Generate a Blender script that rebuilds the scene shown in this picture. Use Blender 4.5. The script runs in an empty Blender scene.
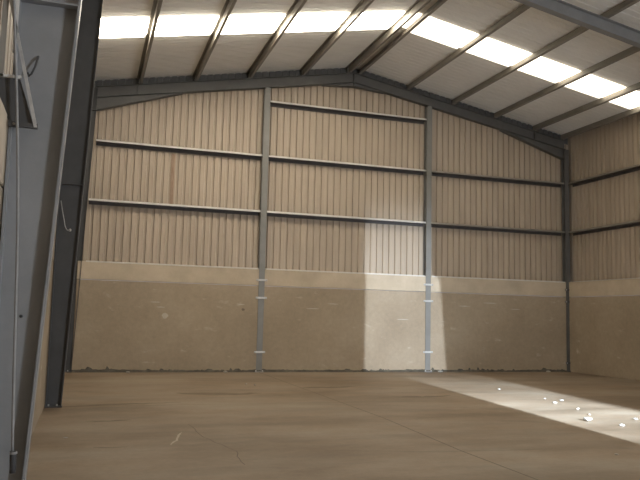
import bpy, bmesh, math, random
from mathutils import Vector, Matrix
random.seed(7)
C = bpy.context.scene.collection
SC = bpy.context.scene

# ------------------------------------------------------------------ sizes
W = 15.1            # room width between the gable corners (X)
D = 19.77           # inner face of the back wall (Y)
YF = -4.0           # inner face of the front wall behind the camera
X1, X2 = 4.86, 10.05
XW = -0.36          # left wall inner face
ZD, ZJ = 2.88, 2.40
ZA, ZB, ZT = 4.50, 6.12, 7.74
FR2, FR3 = 12.8, 5.2
RX = W / 2
def zraf(x):        # top of the rafters
    return 7.60 + (8.97 - 7.60) * (1 - abs(x - RX) / RX)
def zroof(x):       # underside of the roof sheets
    return zraf(x) + 0.20

# ------------------------------------------------------------------ materials
def new_mat(name):
    m = bpy.data.materials.new(name); m.use_nodes = True
    nt = m.node_tree; b = nt.nodes['Principled BSDF']
    return m, nt, b
def N(nt, t, **kw):
    n = nt.nodes.new(t)
    for k, v in kw.items(): setattr(n, k, v)
    return n
def noise(nt, scale, detail=4, rough=.6, vec=None, stretch=None):
    co = N(nt, 'ShaderNodeTexCoord')
    src = co.outputs['Object']
    if stretch:
        mp = N(nt, 'ShaderNodeMapping'); mp.inputs['Scale'].default_value = stretch
        nt.links.new(src, mp.inputs['Vector']); src = mp.outputs['Vector']
    n = N(nt, 'ShaderNodeTexNoise'); n.inputs['Scale'].default_value = scale
    n.inputs['Detail'].default_value = detail; n.inputs['Roughness'].default_value = rough
    nt.links.new(src, n.inputs['Vector'])
    return n
def ramp(nt, fac, stops):
    r = N(nt, 'ShaderNodeValToRGB'); e = r.color_ramp.elements
    while len(e) < len(stops): e.new(.5)
    for i, (p, c) in enumerate(stops):
        e[i].position = p; e[i].color = (*c, 1) if len(c) == 3 else c
    nt.links.new(fac, r.inputs['Fac']); return r
def mix(nt, fac, a, b):
    m = N(nt, 'ShaderNodeMix', data_type='RGBA')
    if isinstance(fac, float): m.inputs[0].default_value = fac
    else: nt.links.new(fac, m.inputs[0])
    for i, v in ((6, a), (7, b)):
        if isinstance(v, tuple): m.inputs[i].default_value = (*v, 1)
        else: nt.links.new(v, m.inputs[i])
    return m.outputs[2]
def mottled(name, c1, c2, scale=3, rough=.7, metal=0, bump=0, stretch=None, bscale=60):
    m, nt, b = new_mat(name)
    n = noise(nt, scale, 5, .62, stretch=stretch)
    r = ramp(nt, n.outputs['Fac'], [(.3, c1), (.7, c2)])
    nt.links.new(r.outputs['Color'], b.inputs['Base Color'])
    b.inputs['Roughness'].default_value = rough; b.inputs['Metallic'].default_value = metal
    if bump:
        n2 = noise(nt, bscale, 4, .6)
        bp = N(nt, 'ShaderNodeBump'); bp.inputs['Strength'].default_value = bump; bp.inputs['Distance'].default_value = .02
        nt.links.new(n2.outputs['Fac'], bp.inputs['Height']); nt.links.new(bp.outputs['Normal'], b.inputs['Normal'])
    return m
M = {}
M['sheet'] = mottled('cream_steel_sheet', (.36, .295, .225), (.43, .355, .275), 1.3, .5, bump=0, stretch=(3, 3, .35))
M['roof'] = mottled('white_roof_lining', (.78, .77, .74), (.84, .83, .80), 1.0, .6)
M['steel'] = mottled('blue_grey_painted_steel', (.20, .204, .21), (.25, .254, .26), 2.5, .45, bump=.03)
M['darksteel'] = mottled('dark_and_shade_toned_steel', (.05, .05, .051), (.07, .07, .071), 2.5, .5, bump=.03)  # near black on the second left column: its shade is in the colour
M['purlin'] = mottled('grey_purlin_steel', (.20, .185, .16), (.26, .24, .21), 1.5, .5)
M['galv'] = mottled('galvanised_steel', (.42, .42, .41), (.55, .54, .52), 9, .4, .3)
M['girt_shade'] = mottled('shade_toned_girt_steel', (.055, .048, .046), (.085, .075, .072), 4, .6)  # girt bodies near black: the shade under each girt put into the colour
M['framesteel'] = mottled('mid_grey_painted_steel', (.088, .086, .082), (.115, .112, .106), 2.5, .5, bump=.03)
M['post'] = mottled('neutral_grey_post_steel', (.165, .16, .148), (.205, .20, .187), 2.5, .45, bump=.03)
M['girt'] = mottled('grey_girt_steel', (.52, .51, .49), (.62, .61, .585), 3, .4, .1)  # pale so the girt lips carry their lit edge in the colour
M['flash'] = mottled('pale_flashing', (.55, .53, .49), (.65, .62, .58), 4, .5)
M['coping'] = mottled('pale_concrete', (.42, .348, .258), (.54, .455, .345), 1.6, .85, bump=.25)
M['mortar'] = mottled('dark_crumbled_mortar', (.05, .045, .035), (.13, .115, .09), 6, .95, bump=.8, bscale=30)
M['cable'] = mottled('pale_grey_cord', (.20, .20, .20), (.27, .27, .27), 10, .6)
M['lightsteel'] = mottled('worn_steel_edge', (.33, .32, .31), (.47, .46, .44), 12, .45, .2)
M['rubble'] = mottled('pale_chip', (.36, .34, .30), (.46, .435, .40), 20, .8)
M['rubber'] = mottled('black_rubber', (.03, .03, .032), (.05, .05, .05), 10, .7)

def concrete_panel():
    m, nt, b = new_mat('tan_precast_concrete')
    n = noise(nt, .55, 6, .65)
    r = ramp(nt, n.outputs['Fac'], [(.3, (.295, .235, .168)), (.55, (.355, .287, .208)), (.75, (.405, .335, .25))])
    n2 = noise(nt, 2.2, 3, .5, stretch=(1, 1, 2.2))
    r2 = ramp(nt, n2.outputs['Fac'], [(.66, (0, 0, 0)), (.80, (1, 1, 1))])
    n3 = noise(nt, 9, 5, .7)
    r3 = ramp(nt, n3.outputs['Fac'], [(.25, (.86, .86, .86)), (.7, (1.05, 1.04, 1.02))])
    col = mix(nt, r2.outputs['Color'], r.outputs['Color'], (.50, .43, .34))
    mu = N(nt, 'ShaderNodeMix', data_type='RGBA', blend_type='MULTIPLY'); mu.inputs[0].default_value = 1
    nt.links.new(col, mu.inputs[6]); nt.links.new(r3.outputs['Color'], mu.inputs[7])
    nt.links.new(mu.outputs[2], b.inputs['Base Color'])
    b.inputs['Roughness'].default_value = .85
    nb = noise(nt, 25, 6, .65); bp = N(nt, 'ShaderNodeBump'); bp.inputs['Strength'].default_value = .18; bp.inputs['Distance'].default_value = .02
    nt.links.new(nb.outputs['Fac'], bp.inputs['Height']); nt.links.new(bp.outputs['Normal'], b.inputs['Normal'])
    return m
M['panel'] = concrete_panel()

def floor_mat():
    m, nt, b = new_mat('worn_concrete_floor')
    co = N(nt, 'ShaderNodeTexCoord')
    n = noise(nt, .45, 7, .68, stretch=(.6, 1, 1))
    r = ramp(nt, n.outputs['Fac'], [(.32, (.16, .112, .07)), (.5, (.25, .19, .133)), (.66, (.30, .25, .19))])
    # cooler dusty area and drag marks across the slab
    n2 = noise(nt, .9, 5, .6, stretch=(.35, 1.3, 1))
    r2 = ramp(nt, n2.outputs['Fac'], [(.33, (.74, .725, .70)), (.5, (1, 1, 1)), (.72, (1.15, 1.14, 1.13))])
    mu = N(nt, 'ShaderNodeMix', data_type='RGBA', blend_type='MULTIPLY'); mu.inputs[0].default_value = 1
    nt.links.new(r.outputs['Color'], mu.inputs[6]); nt.links.new(r2.outputs['Color'], mu.inputs[7])
    # dark spilt stains with their own outline
    n3 = noise(nt, .62, 3, .55, stretch=(.6, 1.0, 1))
    r3 = ramp(nt, n3.outputs['Fac'], [(.62, (0, 0, 0)), (.70, (.5, .5, .5))])
    col = mix(nt, r3.outputs['Color'], mu.outputs[2], (.13, .10, .07))
    n4 = noise(nt, 14, 5, .7)
    r4 = ramp(nt, n4.outputs['Fac'], [(.3, (.90, .90, .90)), (.7, (1.06, 1.06, 1.06))])
    mu2 = N(nt, 'ShaderNodeMix', data_type='RGBA', blend_type='MULTIPLY'); mu2.inputs[0].default_value = 1
    nt.links.new(col, mu2.inputs[6]); nt.links.new(r4.outputs['Color'], mu2.inputs[7])
    nt.links.new(mu2.outputs[2], b.inputs['Base Color'])
    rr = N(nt, 'ShaderNodeMapRange'); rr.inputs['To Min'].default_value = .42; rr.inputs['To Max'].default_value = .7
    nt.links.new(n2.outputs['Fac'], rr.inputs['Value']); nt.links.new(rr.outputs['Result'], b.inputs['Roughness'])
    nb = noise(nt, 18, 6, .65); bp = N(nt, 'ShaderNodeBump'); bp.inputs['Strength'].default_value = .08; bp.inputs['Distance'].default_value = .01
    nt.links.new(nb.outputs['Fac'], bp.inputs['Height']); nt.links.new(bp.outputs['Normal'], b.inputs['Normal'])
    return m
M['floor'] = floor_mat()
M['stain'] = mottled('dark_oil_stain', (.15, .115, .08), (.20, .158, .112), 5, .7)
M['scuff'] = mottled('pale_scuff', (.42, .37, .30), (.50, .44, .36), 8, .8)
M['joint'] = mottled('dark_joint_filler', (.15, .125, .10), (.20, .165, .13), 6, .9)
M['rust'] = mottled('rust_streak', (.20, .12, .075), (.36, .27, .20), 8, .8, stretch=(8, 8, .6))

def skylight_mat(name, strength, col=(1, .90, .73)):
    m, nt, b = new_mat(name)
    b.inputs['Base Color'].default_value = (.85, .83, .78, 1)
    b.inputs['Emission Color'].default_value = (*col, 1)
    b.inputs['Emission Strength'].default_value = strength
    return m
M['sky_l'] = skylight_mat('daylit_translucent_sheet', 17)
M['sky_d'] = skylight_mat('daylit_translucent_sheet_dimmed', 3.5)  # strips of the unseen bays, dimmed to set the light level
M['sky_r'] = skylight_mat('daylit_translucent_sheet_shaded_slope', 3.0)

# ------------------------------------------------------------------ mesh helpers
def mesh(name, bm, m, parent=None, smooth=False):
    bmesh.ops.recalc_face_normals(bm, faces=bm.faces)
    me = bpy.data.meshes.new(name); bm.to_mesh(me); bm.free()
    me.materials.append(m)
    if smooth:
        for p in me.polygons: p.use_smooth = True
    o = bpy.data.objects.new(name, me); C.objects.link(o)
    if parent: o.parent = parent
    return o
def tag(o, label, cat, group=None):
    o['label'] = label; o['category'] = cat
    if group: o['group'] = group
    return o
def empty(name, loc=(0, 0, 0)):
    o = bpy.data.objects.new(name, None); C.objects.link(o); o.location = loc
    o.empty_display_size = .2
    return o
def struct(name, bm, m, parent=None):
    o = mesh(name, bm, m, parent)
    if not parent: o['kind'] = 'structure'
    return o
def box(bm, x0, x1, y0, y1, z0, z1):
    v = [bm.verts.new(p) for p in ((x0,y0,z0),(x1,y0,z0),(x1,y1,z0),(x0,y1,z0),(x0,y0,z1),(x1,y0,z1),(x1,y1,z1),(x0,y1,z1))]
    for f in ((0,3,2,1),(4,5,6,7),(0,1,5,4),(1,2,6,5),(2,3,7,6),(3,0,4,7)): bm.faces.new([v[i] for i in f])
    return v
def bevel(bm, w=.006, seg=1):
    bmesh.ops.bevel(bm, geom=bm.edges[:], offset=w, segments=seg, affect='EDGES', clamp_overlap=True)
def prism(bm, pts, axis, a, b):
    """closed polygon pts in the plane normal to axis, extruded from a to b"""
    def P(p, t):
        if axis == 'x': return (t, p[0], p[1])
        if axis == 'y': return (p[0], t, p[1])
        return (p[0], p[1], t)
    A = [bm.verts.new(P(p, a)) for p in pts]; B = [bm.verts.new(P(p, b)) for p in pts]
    bm.faces.new(A); bm.faces.new(B[::-1])
    n = len(pts)
    for i in range(n): bm.faces.new((A[i], A[(i+1) % n], B[(i+1) % n], B[i]))
def loft(bm, secs):
    rings = [[bm.verts.new(p) for p in s] for s in secs]
    n = len(rings[0])
    for r0, r1 in zip(rings, rings[1:]):
        for i in range(n): bm.faces.new((r0[i], r0[(i+1) % n], r1[(i+1) % n], r1[i]))
    bm.faces.new(rings[0]); bm.faces.new(rings[-1][::-1])
def ibeam_section(a0, a1, hw, tf=.014, tw=.010):
    """I outline: a along depth (a0..a1), b across (-hw..hw)"""
    t = tw / 2
    return [(a0,-hw),(a0,hw),(a0+tf,hw),(a0+tf,t),(a1-tf,t),(a1-tf,hw),(a1,hw),(a1,-hw),(a1-tf,-hw),(a1-tf,-t),(a0+tf,-t),(a0+tf,-hw)]
def bolt(bm, c, ax, r=.014, h=.016):
    ax = Vector(ax).normalized()
    m = Matrix.Translation(Vector(c) + ax * h / 2) @ ax.to_track_quat('Z', 'Y').to_matrix().to_4x4()
    bmesh.ops.create_cone(bm, cap_ends=True, segments=6, radius1=r, radius2=r, depth=h, matrix=m)
def tube(bm, pts, r, seg=8):
    pts = [Vector(p) for p in pts]; rings = []
    for i, p in enumerate(pts):
        t = (pts[min(i+1, len(pts)-1)] - pts[max(i-1, 0)]).normalized()
        u = t.cross(Vector((0, 1, 0.13))).normalized(); w = t.cross(u)
        rings.append([p + r * (math.cos(2*math.pi*k/seg) * u + math.sin(2*math.pi*k/seg) * w) for k in range(seg)])
    loft(bm, rings)
def ribbed(bm, u0, u1, lo, hi, place, pitch=.2, pan=.115, slope=.018, depth=.05, thick=0):
    """trapezoid profile along u; lo(u), hi(u) give the sheet ends; place(u, d, w)->xyz"""
    us = []; u = u0
    while u < u1 - 1e-4:
        for du, d in ((0, 0), (pan, 0), (pan + slope, depth), (pitch - slope, depth)):
            if u + du < u1: us.append((u + du, d))
        u += pitch
    us.append((u1, 0))
    A = [(bm.verts.new(place(q, d, lo(q))), bm.verts.new(place(q, d, hi(q)))) for q, d in us]
    for a, b in zip(A, A[1:]): bm.faces.new((a[0], b[0], b[1], a[1]))

# ------------------------------------------------------------------ floor
bm = bmesh.new(); box(bm, -1.0, W + 1.0, YF - .3, D + .6, -.25, 0)
floor = struct('floor', bm, M['floor'])
def ground_mark(name, m, pts, w, dz=.0015):
    bm = bmesh.new()
    L = []
    for i, p in enumerate(pts):
        a = Vector(pts[max(i-1, 0)]); b = Vector(pts[min(i+1, len(pts)-1)])
        n = (b - a).normalized(); n = Vector((-n.y, n.x)); ww = w[i] if isinstance(w, list) else w
        L.append([bm.verts.new((*(Vector(p) + n * s * ww / 2), dz)) for s in (-1, 1)])
    for a, b in zip(L, L[1:]): bm.faces.new((a[0], b[0], b[1], a[1]))
    return mesh(name, bm, m, floor)
def wob(pts, n, amp):
    out = []
    for (x0, y0), (x1, y1) in zip(pts, pts[1:]):
        for k in range(n):
            t = k / n; out.append((x0 + (x1-x0)*t + random.uniform(-amp, amp), y0 + (y1-y0)*t + random.uniform(-amp, amp)))
    return out + [pts[-1]]
ground_mark('saw_cut_joint', M['joint'], [(4.84, D-.1), (4.82, 10.8), (4.66, 8), (4.6, YF)], .022)
ground_mark('saw_cut_joint', M['joint'], [(XW, 12.82), (W, 12.82)], .016)
ground_mark('saw_cut_joint', M['joint'], [(10.05, D-.1), (10.0, YF)], .014)
ground_mark('crack', M['joint'], wob([(1.70, 10.6), (1.76, 9.5), (1.95, 8.5), (1.91, 7.7)], 5, .025), .012)
ground_mark('crack', M['joint'], wob([(3.0, 8.35), (4.36, 7.98), (5.9, 7.9)], 6, .015), .012)
ground_mark('stain', M['stain'], wob([(-.05, 12.75), (.5, 12.95), (1.2, 13.05), (1.9, 13.2)], 5, .05), [.05+.16*math.sin(math.pi*min(1,i/15+.15)) for i in range(16)])
ground_mark('stain', M['stain'], wob([(.30, 11.10), (.6, 11.05), (.92, 11.18)], 4, .02), [.03, .06, .10, .09, .07, .09, .12, .06, .02])
ground_mark('stain', M['stain'], wob([(.38, 9.0), (.6, 8.94), (.76, 8.98)], 3, .01), [.02, .04, .05, .035, .04, .03, .02])
ground_mark('stain', M['stain'], wob([(6.2, 13.6), (6.9, 13.5), (7.6, 13.75)], 4, .05), [.06, .18, .3, .26, .2, .28, .2, .12, .04])
ground_mark('stain', M['stain'], wob([(4.9, 15.6), (5.5, 15.5), (6.2, 15.7)], 4, .05), [.06, .2, .35, .3, .3, .35, .25, .15, .05])
ground_mark('stain', M['stain'], wob([(2.0, 14.7), (2.9, 14.4), (3.7, 14.5)], 4, .06), [.06, .25, .4, .5, .45, .4, .3, .2, .05])
ground_mark('scuff_mark', M['scuff'], wob([(1.26, 9.0), (1.38, 9.3), (1.44, 9.7), (1.52, 9.9)], 3, .015), [.01, .02, .03, .03, .025, .03, .03, .03, .02, .01])

# ------------------------------------------------------------------ back wall: cladding, precast panels, coping
SY = D + .20
bm = bmesh.new()
ribbed(bm, XW - .0, W + .2, lambda x: ZD - .04, lambda x: zraf(x) - .03, lambda u, d, w: (u, SY + d, w))
wall_back = struct('wall_back', bm, M['sheet'])
def panel_segment(x0, x1, parent, m, z0, z1, name, y0=D, y1=D + .12):
    bm = bmesh.new(); box(bm, x0, x1, y0, y1, z0, z1); bevel(bm, .008); return mesh(name, bm, m, parent)
cols = [0.0, X1, X2, W + .1]
for a, b in ((-.085, X1 - .012), (X1 + .012, X2 - .012), (X2 + .012, W - .036)):
    panel_segment(a, b, wall_back, M['panel'], 0, ZJ - .006, 'precast_panel')
    panel_segment(a, b, wall_back, M['coping'], ZJ + .006, ZD, 'coping_panel', D - .004)
    bm = bmesh.new()
    prism(bm, [(D - .02, ZD - .022), (D - .02, ZD + .012), (SY, ZD + .03), (SY, ZD + .002), (D - .01, ZD), (D - .01, ZD - .022)], 'x', max(a, .02) + .1, b - .1)
    mesh('flashing', bm, M['flash'], wall_back)
bm = bmesh.new()
box(bm, 2.225, 2.315, SY - .0015, SY - .0005, ZA + .05, ZB - .12); mesh('rust_streak', bm, M['rust'], wall_back)
bm = bmesh.new()
ribbed(bm, XW - .5, W + .7, lambda x: zraf(x) - .06, lambda x: zroof(x) + .02, lambda u, d, w: (u, SY - .03 + d, w), pitch=.2, pan=.13, slope=.006, depth=.03)
struct('trim_1', bm, M['framesteel'])
def blot(name, m, x, z, rx, rz):
    bm = bmesh.new(); bm.faces.new([bm.verts.new((x + rx * math.cos(k * .5236) * random.uniform(.7, 1.1), D - .0015, z + rz * math.sin(k * .5236) * random.uniform(.7, 1.1))) for k in range(12)])
    mesh(name, bm, m, wall_back)
blot('dark_spot', M['stain'], 4.36, 1.72, .055, .035); blot('pale_spot', M['scuff'], 2.22, 1.50, .09, .08)
for x, z, rx in ((1.95, 1.86, .16), (2.1, 1.73, .13), (4.3, 1.86, .1), (11.3, 2.0, .22), (12.2, 2.12, .3), (13.1, 1.95, .2), (6.4, 1.8, .2), (7.0, 1.95, .18), (9.2, 1.55, .25)):
    blot('pale_scrape', M['scuff'], x, z, rx, .014)
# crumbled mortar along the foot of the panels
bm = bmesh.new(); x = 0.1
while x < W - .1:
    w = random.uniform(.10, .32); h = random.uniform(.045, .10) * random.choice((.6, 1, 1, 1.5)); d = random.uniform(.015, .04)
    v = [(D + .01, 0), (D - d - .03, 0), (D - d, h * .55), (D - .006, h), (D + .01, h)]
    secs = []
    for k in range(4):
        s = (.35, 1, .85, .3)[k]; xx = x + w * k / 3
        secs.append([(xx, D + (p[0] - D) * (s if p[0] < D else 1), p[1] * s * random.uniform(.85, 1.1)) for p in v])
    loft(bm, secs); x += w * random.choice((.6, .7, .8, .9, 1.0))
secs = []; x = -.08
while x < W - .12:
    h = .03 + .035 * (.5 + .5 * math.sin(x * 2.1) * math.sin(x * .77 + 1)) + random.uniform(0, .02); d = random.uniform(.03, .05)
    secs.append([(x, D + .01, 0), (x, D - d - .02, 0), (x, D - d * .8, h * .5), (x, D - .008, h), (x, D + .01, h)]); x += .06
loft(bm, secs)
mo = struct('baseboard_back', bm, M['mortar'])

# ------------------------------------------------------------------ right wall
RX0 = W
bm = bmesh.new()
ribbed(bm, YF, D + .2, lambda y: ZD - .04, lambda y: zroof(W + .2) + .02, lambda u, d, w: (W + .2 + d, u, w))
wall_right = struct('wall_right', bm, M['sheet'])
for a, b in ((YF, FR3 - .09), (FR3 + .09, FR2 - .09), (FR2 + .09, D + .0)):
    for nm, m, z0, z1, s in (('precast_panel', M['panel'], 0, ZJ - .006, 0), ('coping_panel', M['coping'], ZJ + .006, ZD, .004)):
        bm = bmesh.new(); box(bm, W - s, W + .12, a, b, z0, z1); bevel(bm, .008); mesh(nm, bm, m, wall_right)
    bm = bmesh.new(); box(bm, W - .02, W + .2, a + .1, b - .1, ZD - .003, ZD + .012); mesh('flashing', bm, M['girt'], wall_right)

# ------------------------------------------------------------------ left wall
bm = bmesh.new()
ribbed(bm, YF, D + .2, lambda y: ZD - .04, lambda y: zroof(XW) + .02, lambda u, d, w: (XW - .15 - d, u, w))
wall_left = struct('wall_left', bm, M['sheet'])
for a, b in ((YF, FR3 + .0), (FR3 + .0, FR2), (FR2, D)):
    for nm, m, z0, z1, s in (('precast_panel', M['panel'], 0, ZJ - .006, 0), ('coping_panel', M['coping'], ZJ + .006, ZD, .004)):
        bm = bmesh.new(); box(bm, XW - .2, XW + s, a + .006, b - .006, z0, z1); bevel(bm, .008); mesh(nm, bm, m, wall_left)

# ------------------------------------------------------------------ front wall (behind the camera), unseen openings added to shape the light patches
S1 = Vector((3.2, -25.0, 11.0))     # lamp added for the floor's light band, via the high opening
S2 = Vector((4.6, -40.0, 0.8))      # glint off something bright in the yard, through the added low opening
def through(S, P):                  # where the ray S->P crosses the front wall
    t = (YF - S.y) / (P[1] - S.y); return S + (Vector(P) - S) * t
HX = [through(S1, p) for p in ((7.38, 8.2, 0), (9.62, 8.2, 0), (10.5, 15.5, 0), (8.15, 15.5, 0))]
DX = [through(S2, p) for p in ((8.02, D, 0), (10.68, D, 0), (10.45, D, 2.75), (10.24, D, 2.95), (10.20, D, 5.5), (10.0, D, 5.95), (9.6, D, 5.8), (9.1, D, 5.52), (8.7, D, 5.42), (8.02, D, 5.5))]
bm = bmesh.new()
outer = [(-1.0, 0), (W + .6, 0), (W + .6, zroof(W + .2) + .1), (RX, zroof(RX) + .2), (-1.0, zroof(-1) + .2)]
def loop(pts):
    vs = [bm.verts.new((p[0], YF, p[1])) for p in pts]
    return [bm.edges.new((vs[i], vs[(i+1) % len(vs)])) for i in range(len(vs))]
ed = loop(outer) + loop([(p.x, p.z) for p in HX]) + loop([(p.x, max(p.z, .02)) for p in DX])
bmesh.ops.triangle_fill(bm, use_beauty=True, use_dissolve=False, edges=ed)
wall_front = struct('wall_front', bm, M['sheet'])

PX = [(-.05, 'along the left eave'), (1.25, 'second from the left eave'), (2.77, 'third from the left eave'), (4.32, 'fourth from the left eave'),
      (5.91, 'fifth from the left eave, next before the ridge'), (7.36, 'just left of the ridge, part of the close ridge pair'),
      (7.76, 'just right of the ridge, part of the close ridge pair'), (9.37, 'first right of the ridge pair'), (10.94, 'second right of the ridge pair'),
      (12.45, 'third right of the ridge pair'), (13.92, 'fourth right of the ridge pair, next before the right eave'), (15.0, 'along the right eave above the side sheeting')]

# ------------------------------------------------------------------ ceiling with translucent strips
SKY = [(15.62, 16.56), (8.3, 9.42), (1.1, 2.2)]
def roof_slope(bm, y0, y1, side):
    xa, xb = (XW - .5, RX) if side == 'l' else (RX, W + .7)
    ribbed(bm, y0, y1, lambda y: xa, lambda y: xb, lambda u, d, w: (w, u, zroof(w) + d), pitch=.2, pan=.165, slope=.008, depth=.012)
bm = bmesh.new()
edges = [YF - .3] + [v for s in reversed(SKY) for v in s] + [D + .5]
for i in range(0, len(edges), 2):
    for s in 'lr': roof_slope(bm, edges[i], edges[i + 1], s)
ceiling = struct('ceiling', bm, M['roof'])
k = 1
for (y0, y1) in SKY:
    for s in 'lr':
        xa, xb = (XW + .35, RX - .06) if s == 'l' else (RX + .06, W - .05)
        bm = bmesh.new()
        # continuous sheet on the purlins; glowing trays added between them to brighten the roof
        ribbed(bm, y0 - .02, y1 + .02, lambda y: xa, lambda y: xb, lambda u, d, w: (w, u, zroof(w) + .004 + d), pitch=.19, pan=.06, slope=.03, depth=.03)
        stops = [xa - .09] + [q for q, _ in PX if xa < q < xb] + [xb + .09]
        for q0, q1 in zip(stops, stops[1:]):
            q0 += .10; q1 -= .10
            if q1 - q0 < .3: continue
            R_ = [[bm.verts.new((x, y, zroof(x) - dz)) for x, y in ((q0 + i, y0 - .02 + i), (q1 - i, y0 - .02 + i), (q1 - i, y1 + .02 - i), (q0 + i, y1 + .02 - i))] for dz, i in ((-.002, 0), (.07, .02))]
            for i in range(4): bm.faces.new((R_[0][i], R_[0][(i+1) % 4], R_[1][(i+1) % 4], R_[1][i]))
            bm.faces.new(R_[1])
        w_ = struct('window_%d' % k, bm, M['sky_r'] if s == 'r' else M['sky_l'] if y0 > 12 else M['sky_d']); k += 1
        # closing strips of the strip ends so that no gap is left in the roof
        bm = bmesh.new()
        for a, b in (((XW - .5, xa) if s == 'l' else (RX, xa)), ((xb, RX) if s == 'l' else (xb, W + .7))):
            v = [bm.verts.new(p) for p in ((a, y0, zroof(a)), (b, y0, zroof(b)), (b, y1, zroof(b)), (a, y1, zroof(a)))]
            bm.faces.new(v)
        mesh('closing_sheet', bm, M['roof'], w_)

# ------------------------------------------------------------------ purlins
for x, where in PX:
    bm = bmesh.new(); z = zraf(x); s = 1 if x < RX else -1
    f = .075; t = .006; h = .198; sl = (8.97 - 7.60) / RX * s
    prof = [(0, 0), (s*f, 0), (s*f, .02), (s*(f-t), .02), (s*(f-t), t), (s*t, t), (s*t, h - t), (-s*(f-t), h - t), (-s*(f-t), h - .02), (-s*f, h - .02), (-s*f, h), (0, h)]
    prism(bm, [(x + a, z + b + sl * a + .001) for a, b in prof], 'y', YF + .05, D + .18)
    o = mesh('purlin', bm, M['purlin'])
    # cleats on each frame
    for y in (FR3, FR2, D + .1):
        bm = bmesh.new()
        box(bm, x - s*.004 - .004, x - s*.004 + .004, y - .05, y + .05, z + .004, z + .17)
        for dz in (.06, .13): bolt(bm, (x - s*.008, y, z + dz), (-s, 0, 0))
        mesh('cleat', bm, M['galv'], o)
    tag(o, 'long grey steel roof purlin ' + where, 'beam', 'roof purlins')

# ------------------------------------------------------------------ portal frames
RD = .30; RHW = .085
def rafter(yc, side, m, label, haunch=True, xc=0.0):
    s = 1 if side == 'l' else -1
    xa = (0.0 if side == 'l' else W)
    root_x = xa + s * xc; ang = math.atan((8.97 - 7.60) / RX)
    vd = RD / math.cos(ang)
    bm = bmesh.new()
    secs = []
    for x in (root_x, RX - s * .014):
        secs.append([(x, yc + b, zraf(x) - vd + a / math.cos(ang)) for a, b in ibeam_section(0, RD, RHW)])
    loft(bm, secs)
    o = mesh('rafter', bm, m)
    def taper(x0, d0, x1, d1, name):
        bm = bmesh.new(); sec = []
        for x, d in ((x0, d0), (x1, d1)):
            zb = zraf(x) - vd
            sec.append((x, zb - d))
        (xa_, za_), (xb_, zb_) = sec
        zt = lambda x: zraf(x) - vd
        # web
        t = .005
        prism(bm, [(xa_, za_), (xb_, zb_), (xb_, zt(xb_) - .001), (xa_, zt(xa_) - .001)], 'y', yc - t, yc + t)
        prism(bm, [(xa_, za_ - .014), (xb_, zb_ - .014), (xb_, zb_), (xa_, za_)], 'y', yc - RHW, yc + RHW)
        return mesh(name, bm, m, o)
    if haunch: taper(root_x, .34 if yc > FR2 + 1 else .16, xa + s * 2.45, .012, 'haunch')
    taper(RX - s * .014, .115, RX - s * 1.0, .012, 'apex_haunch')
    bm = bmesh.new(); xe = RX - s * .014
    box(bm, min(xe, RX - s*.001), max(xe, RX - s*.001), yc - RHW - .005, yc + RHW + .005, zraf(RX) - vd - .13, zraf(RX) + .004)
    for dz in (-.10, -.22, -.34): 
        for dy in (-.05, .05): bolt(bm, (xe, yc + dy, zraf(RX) + dz), (-s, 0, 0))
    mesh('end_plate', bm, m, o)
    if haunch:
        for xs in (xa + s * 1.2,):
            bm = bmesh.new(); box(bm, xs - .005, xs + .005, yc - RHW + .006, yc + RHW - .006, zraf(xs) - vd + .016, zraf(xs) - .016); mesh('stiffener', bm, m, o)
    tag(o, label, 'beam')
    return o
def col_left(yc, m, label, xi0=-.10, k=.037, xo=XW + .01, parts=True, edge=False, top=None):
    """tapered portal column against the left wall; flanges across Y, web facing the camera"""
    hw = RHW; zt = zraf(0) - .02; bm = bmesh.new()
    tf = .016; tw = .010
    secs = []
    for z in (0.02, zt):
        xi = xi0 + k * z
        secs.append([(a, yc + b, z) for a, b in ibeam_section(xo, xi, hw, tf, tw)])
    loft(bm, secs)
    o = mesh('portal_column', bm, m)
    bm = bmesh.new(); box(bm, xo, xi0 + .015, yc - hw - .02, yc + hw + .02, .0, .02); mesh('base_plate', bm, m, o)
    bm = bmesh.new()
    for dx in (.05, .18):
        for s in (-1, 1): bolt(bm, (xo + dx, yc + s * .055, .02), (0, 0, 1), .016, .03)
    mesh('anchor_bolt', bm, M['galv'], o)
    for z in ((3.72, 7.15) if parts else (6.95,)):
        bm = bmesh.new(); xi = xi0 + k * z
        box(bm, xo + tf, xi - tf, yc - hw + .004, yc - tw / 2, z - .006, z + .006); mesh('stiffener', bm, m, o)
    tag(o, label, 'column')
    return o
def col_right(yc, m, label, xi):
    bm = bmesh.new(); zt = zraf(W) - .02
    sec = ibeam_section(xi, xi + .29, RHW, .016, .010)
    loft(bm, [[(a, yc + b, z) for a, b in sec] for z in (.02, zt)])
    o = mesh('portal_column', bm, m)
    bm = bmesh.new(); box(bm, xi - .015, xi + .29, yc - .105, yc + .105, 0, .02); mesh('base_plate', bm, m, o)
    return tag(o, label, 'column')
YE = D + .10
rafter(YE, 'l', M['framesteel'], 'dark grey steel rafter along the left half of the back gable', xc=.15)
rafter(YE, 'r', M['framesteel'], 'dark grey steel rafter along the right half of the back gable', xc=.02)
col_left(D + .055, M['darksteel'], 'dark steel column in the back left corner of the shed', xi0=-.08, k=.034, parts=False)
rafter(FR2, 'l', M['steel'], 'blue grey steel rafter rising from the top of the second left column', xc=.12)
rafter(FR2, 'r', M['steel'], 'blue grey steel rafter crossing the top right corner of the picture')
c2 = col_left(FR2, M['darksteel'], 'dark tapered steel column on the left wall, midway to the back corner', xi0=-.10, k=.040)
col_right(FR2, M['steel'], 'blue grey steel column on the right wall carrying the top right rafter', W - .02)
c3 = col_left(FR3, M['steel'], 'blue grey steel column close to the camera at the left edge', xi0=-.13, k=.050)

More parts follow.
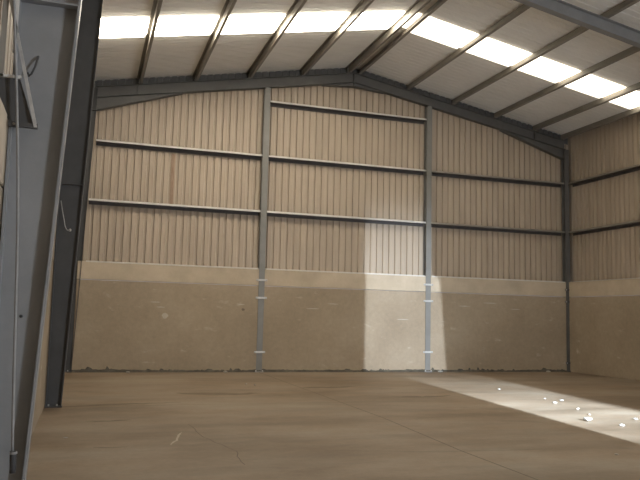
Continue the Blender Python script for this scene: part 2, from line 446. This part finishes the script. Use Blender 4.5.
# right back corner column and its clamps
def clamps(o, x, zs, hw, m=M['galv'], y=D - .02):
    for z in zs:
        bm = bmesh.new(); box(bm, x - hw, x + hw, y - .018, y - .004, z - .028, z + .028); bevel(bm, .004)
        c = mesh('panel_clamp', bm, m, o)
        for s in (-1, 1):
            bm = bmesh.new(); bolt(bm, (x + s * (hw - .03), y - .018, z), (0, -1, 0), .02, .03); mesh('bolt', bm, M['lightsteel'], c)
bm = bmesh.new()
sec = [(b, a) for a, b in ibeam_section(D - .04, D + .14, .085, .012, .01)]
loft(bm, [[(W - .03 + a, y, z) for a, y in sec] for z in (.02, zraf(W) - .32)])
o = mesh('portal_column', bm, M['framesteel'])
bm = bmesh.new(); box(bm, W - .12, W + .06, D - .08, D + .14, 0, .02); mesh('base_plate', bm, M['darksteel'], o)
clamps(o, W - .03, (2.63, 2.24, .28), .13, M['darksteel'], D - .04)
tag(o, 'dark steel column in the back right corner where the side wall meets', 'column')

# gable posts
def gable_post(x, label, zs):
    bm = bmesh.new(); hw = .085
    sec = [(b, a) for a, b in ibeam_section(D - .02, D + .16, hw, .012, .009)]
    loft(bm, [[(x + a, y, z) for a, y in sec] for z in (.02, zraf(x) - .33)])
    o = mesh('gable_post', bm, M['post'])
    bm = bmesh.new(); box(bm, x - .12, x + .12, D - .09, D + .15, 0, .02); p = mesh('base_plate', bm, M['steel'], o)
    for s in (-1, 1):
        bm = bmesh.new(); bolt(bm, (x + s * .095, D - .06, .02), (0, 0, 1), .016, .035); mesh('anchor_bolt', bm, M['galv'], p)
    clamps(o, x, zs, .16)
    bm = bmesh.new(); box(bm, x - .07, x + .07, D + .0, D + .15, zraf(x) - .33, zraf(x) - .318)
    mesh('cap_plate', bm, M['steel'], o)
    tag(o, label, 'column')
gable_post(X1, 'grey steel gable post left of the middle bay, in shade', (2.56, 2.06, .55))
gable_post(X2, 'grey steel gable post right of the middle bay, in the reflected light patch', (2.62, 2.12, .59))

# ------------------------------------------------------------------ girts
def girt(a, b, z, label, axis='x', m=M['girt'], face=D, out=1, body=None):
    """Z section: lip towards the room, tray back to the sheeting"""
    bm = bmesh.new(); t = .006; dp = .196
    tray = [(t + .001, 0), (dp, 0), (dp, -.085), (dp - t, -.085), (dp - t, -t), (t + .001, -t)]
    lip = [(0, -.008), (0, .022), (.030, .052), (.034, .047), (t, .02), (t, -.008)]
    bm = bmesh.new(); prism(bm, [(face + p * out, z + q) for p, q in tray], axis, a, b)
    o = mesh('girt', bm, M['girt_shade'])
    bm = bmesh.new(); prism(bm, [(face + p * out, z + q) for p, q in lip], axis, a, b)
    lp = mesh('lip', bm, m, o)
    if m is M['girt']: lp['label'] = 'front lip with its lit edge in the colour'
    for e in (a + .05, b - .05):
        bm = bmesh.new()
        if axis == 'x':
            box(bm, e - .045, e + .045, face + .03, face + .16, z + .001, z + .009)
            for q in (.06, .12): bolt(bm, (e, face + q, z + .009), (0, 0, 1))
        else:
            q0, q1 = sorted((face + .03 * out, face + .16 * out))
            box(bm, q0, q1, e - .045, e + .045, z + .001, z + .009)
            for q in (.06, .12): bolt(bm, (face + q * out, e, z + .009), (0, 0, 1))
        mesh('cleat', bm, M['galv'], o)
    return tag(o, label, 'beam', 'wall girts')
BAYS = [(.2, X1 - .09, 'left bay of the back wall'), (X1 + .09, X2 - .09, 'middle bay of the back wall'), (X2 + .09, W - .1, 'right bay of the back wall')]
for a, b, nm in BAYS:
    gm = M['purlin'] if a > 9 else M['girt']  # darker lips in the right bay: its dimness is put into the colour
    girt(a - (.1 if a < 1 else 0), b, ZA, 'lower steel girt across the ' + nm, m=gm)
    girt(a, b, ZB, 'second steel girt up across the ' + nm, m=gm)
girt(BAYS[1][0], BAYS[1][1], ZT, 'short topmost steel girt under the apex, in the middle bay only')
for y0, y1, nm in ((FR2 + .1, D - .03, 'far bay of the right wall'),):
    girt(y0, y1, ZA, 'lower steel girt in the ' + nm, 'y', M['purlin'], W, 1)  # lips darkened here too, the side wall's dimness in their colour
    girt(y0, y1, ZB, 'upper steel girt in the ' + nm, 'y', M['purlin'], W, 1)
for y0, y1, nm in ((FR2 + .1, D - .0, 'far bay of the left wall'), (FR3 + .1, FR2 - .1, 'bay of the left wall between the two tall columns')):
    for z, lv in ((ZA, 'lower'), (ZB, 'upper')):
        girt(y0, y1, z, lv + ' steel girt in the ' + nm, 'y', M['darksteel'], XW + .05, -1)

# ------------------------------------------------------------------ left foreground: bracket, cord, hook, chain
FY = FR3 - .10
bk = empty('wall_bracket', (-.36, FY - .03, 2.82))
def bobj(name, bm, m): 
    o = mesh(name, bm, m, bk); o.matrix_parent_inverse = Matrix.Translation(-Vector(bk.location)); return o
y0, y1 = FY - .05, FY - .042
bm = bmesh.new(); prism(bm, [(-.52, 3.12), (-.295, 3.13), (-.195, 2.83), (-.345, 2.83), (-.41, 2.97), (-.52, 3.04)], 'y', y0, y1); bobj('gusset_plate', bm, M['darksteel'])
bm = bmesh.new(); prism(bm, [(-.395, 3.66), (-.375, 3.66), (-.165, 2.80), (-.187, 2.80)], 'y', y0 - .03, y1); bobj('diagonal_angle', bm, M['lightsteel'])
bm = bmesh.new(); box(bm, -.52, -.285, y0 - .02, y1, 3.122, 3.142); bobj('cross_bar', bm, M['girt'])
bm = bmesh.new(); box(bm, -.345, -.165, y0 - .025, y1, 2.795, 2.825); bobj('bottom_angle', bm, M['darksteel'])
bm = bmesh.new(); bolt(bm, (-.31, y0 - .025, 2.81), (0, -1, 0), .009, .01); bobj('bolt', bm, M['lightsteel'])
bm = bmesh.new(); box(bm, -.352, -.33, y0 - .03, y1, 3.30, 4.3); bobj('upright_angle', bm, M['girt'])
bm = bmesh.new(); box(bm, -.43, -.395, y0 - .02, y1, 3.12, 4.3); bobj('upright_strap', bm, M['purlin'])
tag(bk, 'triangular dark steel bracket with a pale diagonal edge fixed to the near left column', 'bracket')

cd = empty('hanging_cord', (-.15, FY - .12, .55))
def cobj(name, bm, m, smooth=True):
    o = mesh(name, bm, m, cd, smooth); o.matrix_parent_inverse = Matrix.Translation(-Vector(cd.location)); return o
pts = []
for i in range(25):
    t = i / 24; z = 4.3 + (.70 - 4.3) * t
    pts.append((-.415 + .235 * t + .03 * math.sin(t * math.pi) - .004 * math.sin(t * 9), FY - .10, z))
bm = bmesh.new(); tube(bm, pts, .009); cobj('cord', bm, M['cable'])
bm = bmesh.new(); tube(bm, [(-.178, FY - .10, .705), (-.176, FY - .10, .66), (-.172, FY - .10, .60), (-.171, FY - .10, .57)], .02, 10); cobj('connector', bm, M['rubber'])
bm = bmesh.new(); tube(bm, [(-.176, FY - .10, .70), (-.175, FY - .10, .685)], .023, 10); cobj('collar', bm, M['cable'])
tag(cd, 'thin grey cord hanging down the near left column with a plug at its end', 'cord')

bm = bmesh.new()
tube(bm, [(-.20, FR3 - .012, 3.34), (-.205, FR3 - .035, 3.30), (-.215, FR3 - .05, 3.25), (-.235, FR3 - .05, 3.20), (-.25, FR3 - .04, 3.185), (-.258, FR3 - .035, 3.21)], .007, 8)
tag(mesh('wire_hook', bm, M['rubber'], None, True), 'small dark bent wire hook on the near left column web', 'hook')
bm = bmesh.new(); bmesh.ops.create_uvsphere(bm, u_segments=10, v_segments=6, radius=.011, matrix=Matrix.Translation((-.20, FR3 - .008, 1.55)))
h = mesh('bolt', bm, M['rubber'], c3)
# slack wire from the wall to a fastener on the next column
bm = bmesh.new(); P = []
for i in range(13):
    t = i / 12; P.append((-.30 + .17 * t, FR2 - .12, 3.42 - .50 * t - .22 * math.sin(math.pi * t) * (.6 if t < .5 else .75)))
tube(bm, P, .008); wr = mesh('slack_wire', bm, M['lightsteel'], None, True)
bm = bmesh.new(); bmesh.ops.create_uvsphere(bm, u_segments=10, v_segments=6, radius=.026, matrix=Matrix.Translation((-.13, FR2 - .12, 2.93)))
mesh('fastener', bm, M['rubble'], wr, True)
tag(wr, 'slack thin wire looping to a pale fastener on the second left column', 'wire')

# ------------------------------------------------------------------ loose debris on the floor
def chip(x, y, s, label, group=None, flat=.5):
    bm = bmesh.new(); bmesh.ops.create_icosphere(bm, subdivisions=1, radius=s)
    for v in bm.verts:
        v.co *= random.uniform(.72, 1.15); v.co.z *= flat; v.co.x *= 1.3
    zmin = min(v.co.z for v in bm.verts)
    for v in bm.verts: v.co.z -= zmin
    o = mesh('rubble_chip', bm, M['rubble']); o.location = (x, y, 0); o.rotation_euler.z = random.uniform(0, 6)
    tag(o, label, 'debris', group)
chip(1.32, D - .22, .055, 'pale rubble chip at the foot of the left bay, nearer the corner')
chip(3.88, D - .22, .055, 'pale rubble chip at the foot of the left bay, nearer the gable post')
chip(14.15, D - .22, .07, 'pale rubble chip at the foot of the back wall near the right corner')
chip(10.35, D - .25, .075, 'pale rubble chip just right of the sunlit gable post')
chip(3.76, 16.3, .035, 'leftmost of two tiny pale chips on the floor before the left gable post', flat=.4)
chip(3.92, 16.1, .035, 'rightmost of two tiny pale chips on the floor before the left gable post', flat=.4)
chip(.05, 9.7, .03, 'flat pale scrap on the shaded floor near the second left column', flat=.25)
chip(6.45, 7.4, .022, 'lone pale chip on the shaded floor at the lower right, below the light band', flat=.5)
chip(8.06, 9.95, .075, 'biggest pale chip in the bright near end of the light band')
for x, y in ((9.32, 12.9), (9.43, 12.5), (9.05, 12.2), (9.36, 14.7), (9.01, 9.96), (8.6, 10.6), (8.9, 11.3), (8.25, 9.4), (9.5, 10.3)):
    chip(x, y, random.uniform(.025, .042), 'tiny pale rubble chip lying within the band of light on the floor', 'chips in the light band')

# ------------------------------------------------------------------ lights
def spot(name, loc, target, energy, size, radius, color, blend=0.0):
    l = bpy.data.lights.new(name, 'SPOT'); l.energy = energy; l.spot_size = size; l.spot_blend = blend; l.shadow_soft_size = radius; l.color = color
    o = bpy.data.objects.new(name, l); C.objects.link(o); o.location = loc
    o.rotation_euler = (Vector(target) - Vector(loc)).to_track_quat('-Z', 'Y').to_euler()
    return o
a = bpy.data.lights.new('floor_band_lamp', 'AREA'); a.shape = 'RECTANGLE'; a.size = .12; a.size_y = 2.2; a.energy = 150000; a.color = (.72, .86, 1.0)
ao = bpy.data.objects.new('floor_band_lamp', a); C.objects.link(ao); ao.location = S1
dv = Vector((9.0, 12, 0)) - S1; zz = -dv.normalized(); xx = Vector((0, 0, 1)).cross(zz).normalized(); yy = zz.cross(xx)
ao.matrix_world = Matrix(((xx.x, yy.x, zz.x, S1.x), (xx.y, yy.y, zz.y, S1.y), (xx.z, yy.z, zz.z, S1.z), (0, 0, 0, 1)))
spot('sun_glint_low', S2, (9.4, D, 1.0), 150000, math.radians(8.8), .12, (.76, .87, 1.0), .9)
# fill lamp added inside the front wall, standing in for yard daylight
a = bpy.data.lights.new('yard_fill_lamp', 'AREA'); a.shape = 'RECTANGLE'; a.size = 2.0; a.size_y = 3.4; a.energy = 1400; a.color = (.84, .91, 1.0)
ao = bpy.data.objects.new('yard_fill_lamp', a); C.objects.link(ao); ao.location = (9.6, YF + .1, 2.3); ao.rotation_euler = (math.radians(97), 0, math.radians(46))

w = bpy.data.worlds.new('world'); SC.world = w; w.use_nodes = True
w.node_tree.nodes['Background'].inputs['Color'].default_value = (.75, .85, 1, 1)
w.node_tree.nodes['Background'].inputs['Strength'].default_value = .4

# ------------------------------------------------------------------ camera
f, yaw, pitch, roll = 716.52, .3105, .1053, .0242
cam = bpy.data.cameras.new('camera'); co = bpy.data.objects.new('camera', cam); C.objects.link(co)
cy, sy, cp, sp = math.cos(yaw), math.sin(yaw), math.cos(pitch), math.sin(pitch)
fwd = Vector((sy * cp, cy * cp, sp)); right = Vector((cy, -sy, 0)); up = right.cross(fwd)
r2 = right * math.cos(roll) + up * math.sin(roll); u2 = -right * math.sin(roll) + up * math.cos(roll)
co.matrix_world = Matrix(((r2.x, u2.x, -fwd.x, .217), (r2.y, u2.y, -fwd.y, 0), (r2.z, u2.z, -fwd.z, 1.6), (0, 0, 0, 1)))
cam.sensor_width = 36; cam.lens = f / 640 * 36; cam.clip_start = .05; cam.clip_end = 300
SC.camera = co
SC.view_settings.view_transform = 'Standard'; SC.view_settings.look = 'None'
SC.view_settings.exposure = 0.02; SC.view_settings.gamma = 1; SC.view_settings.use_curve_mapping = False
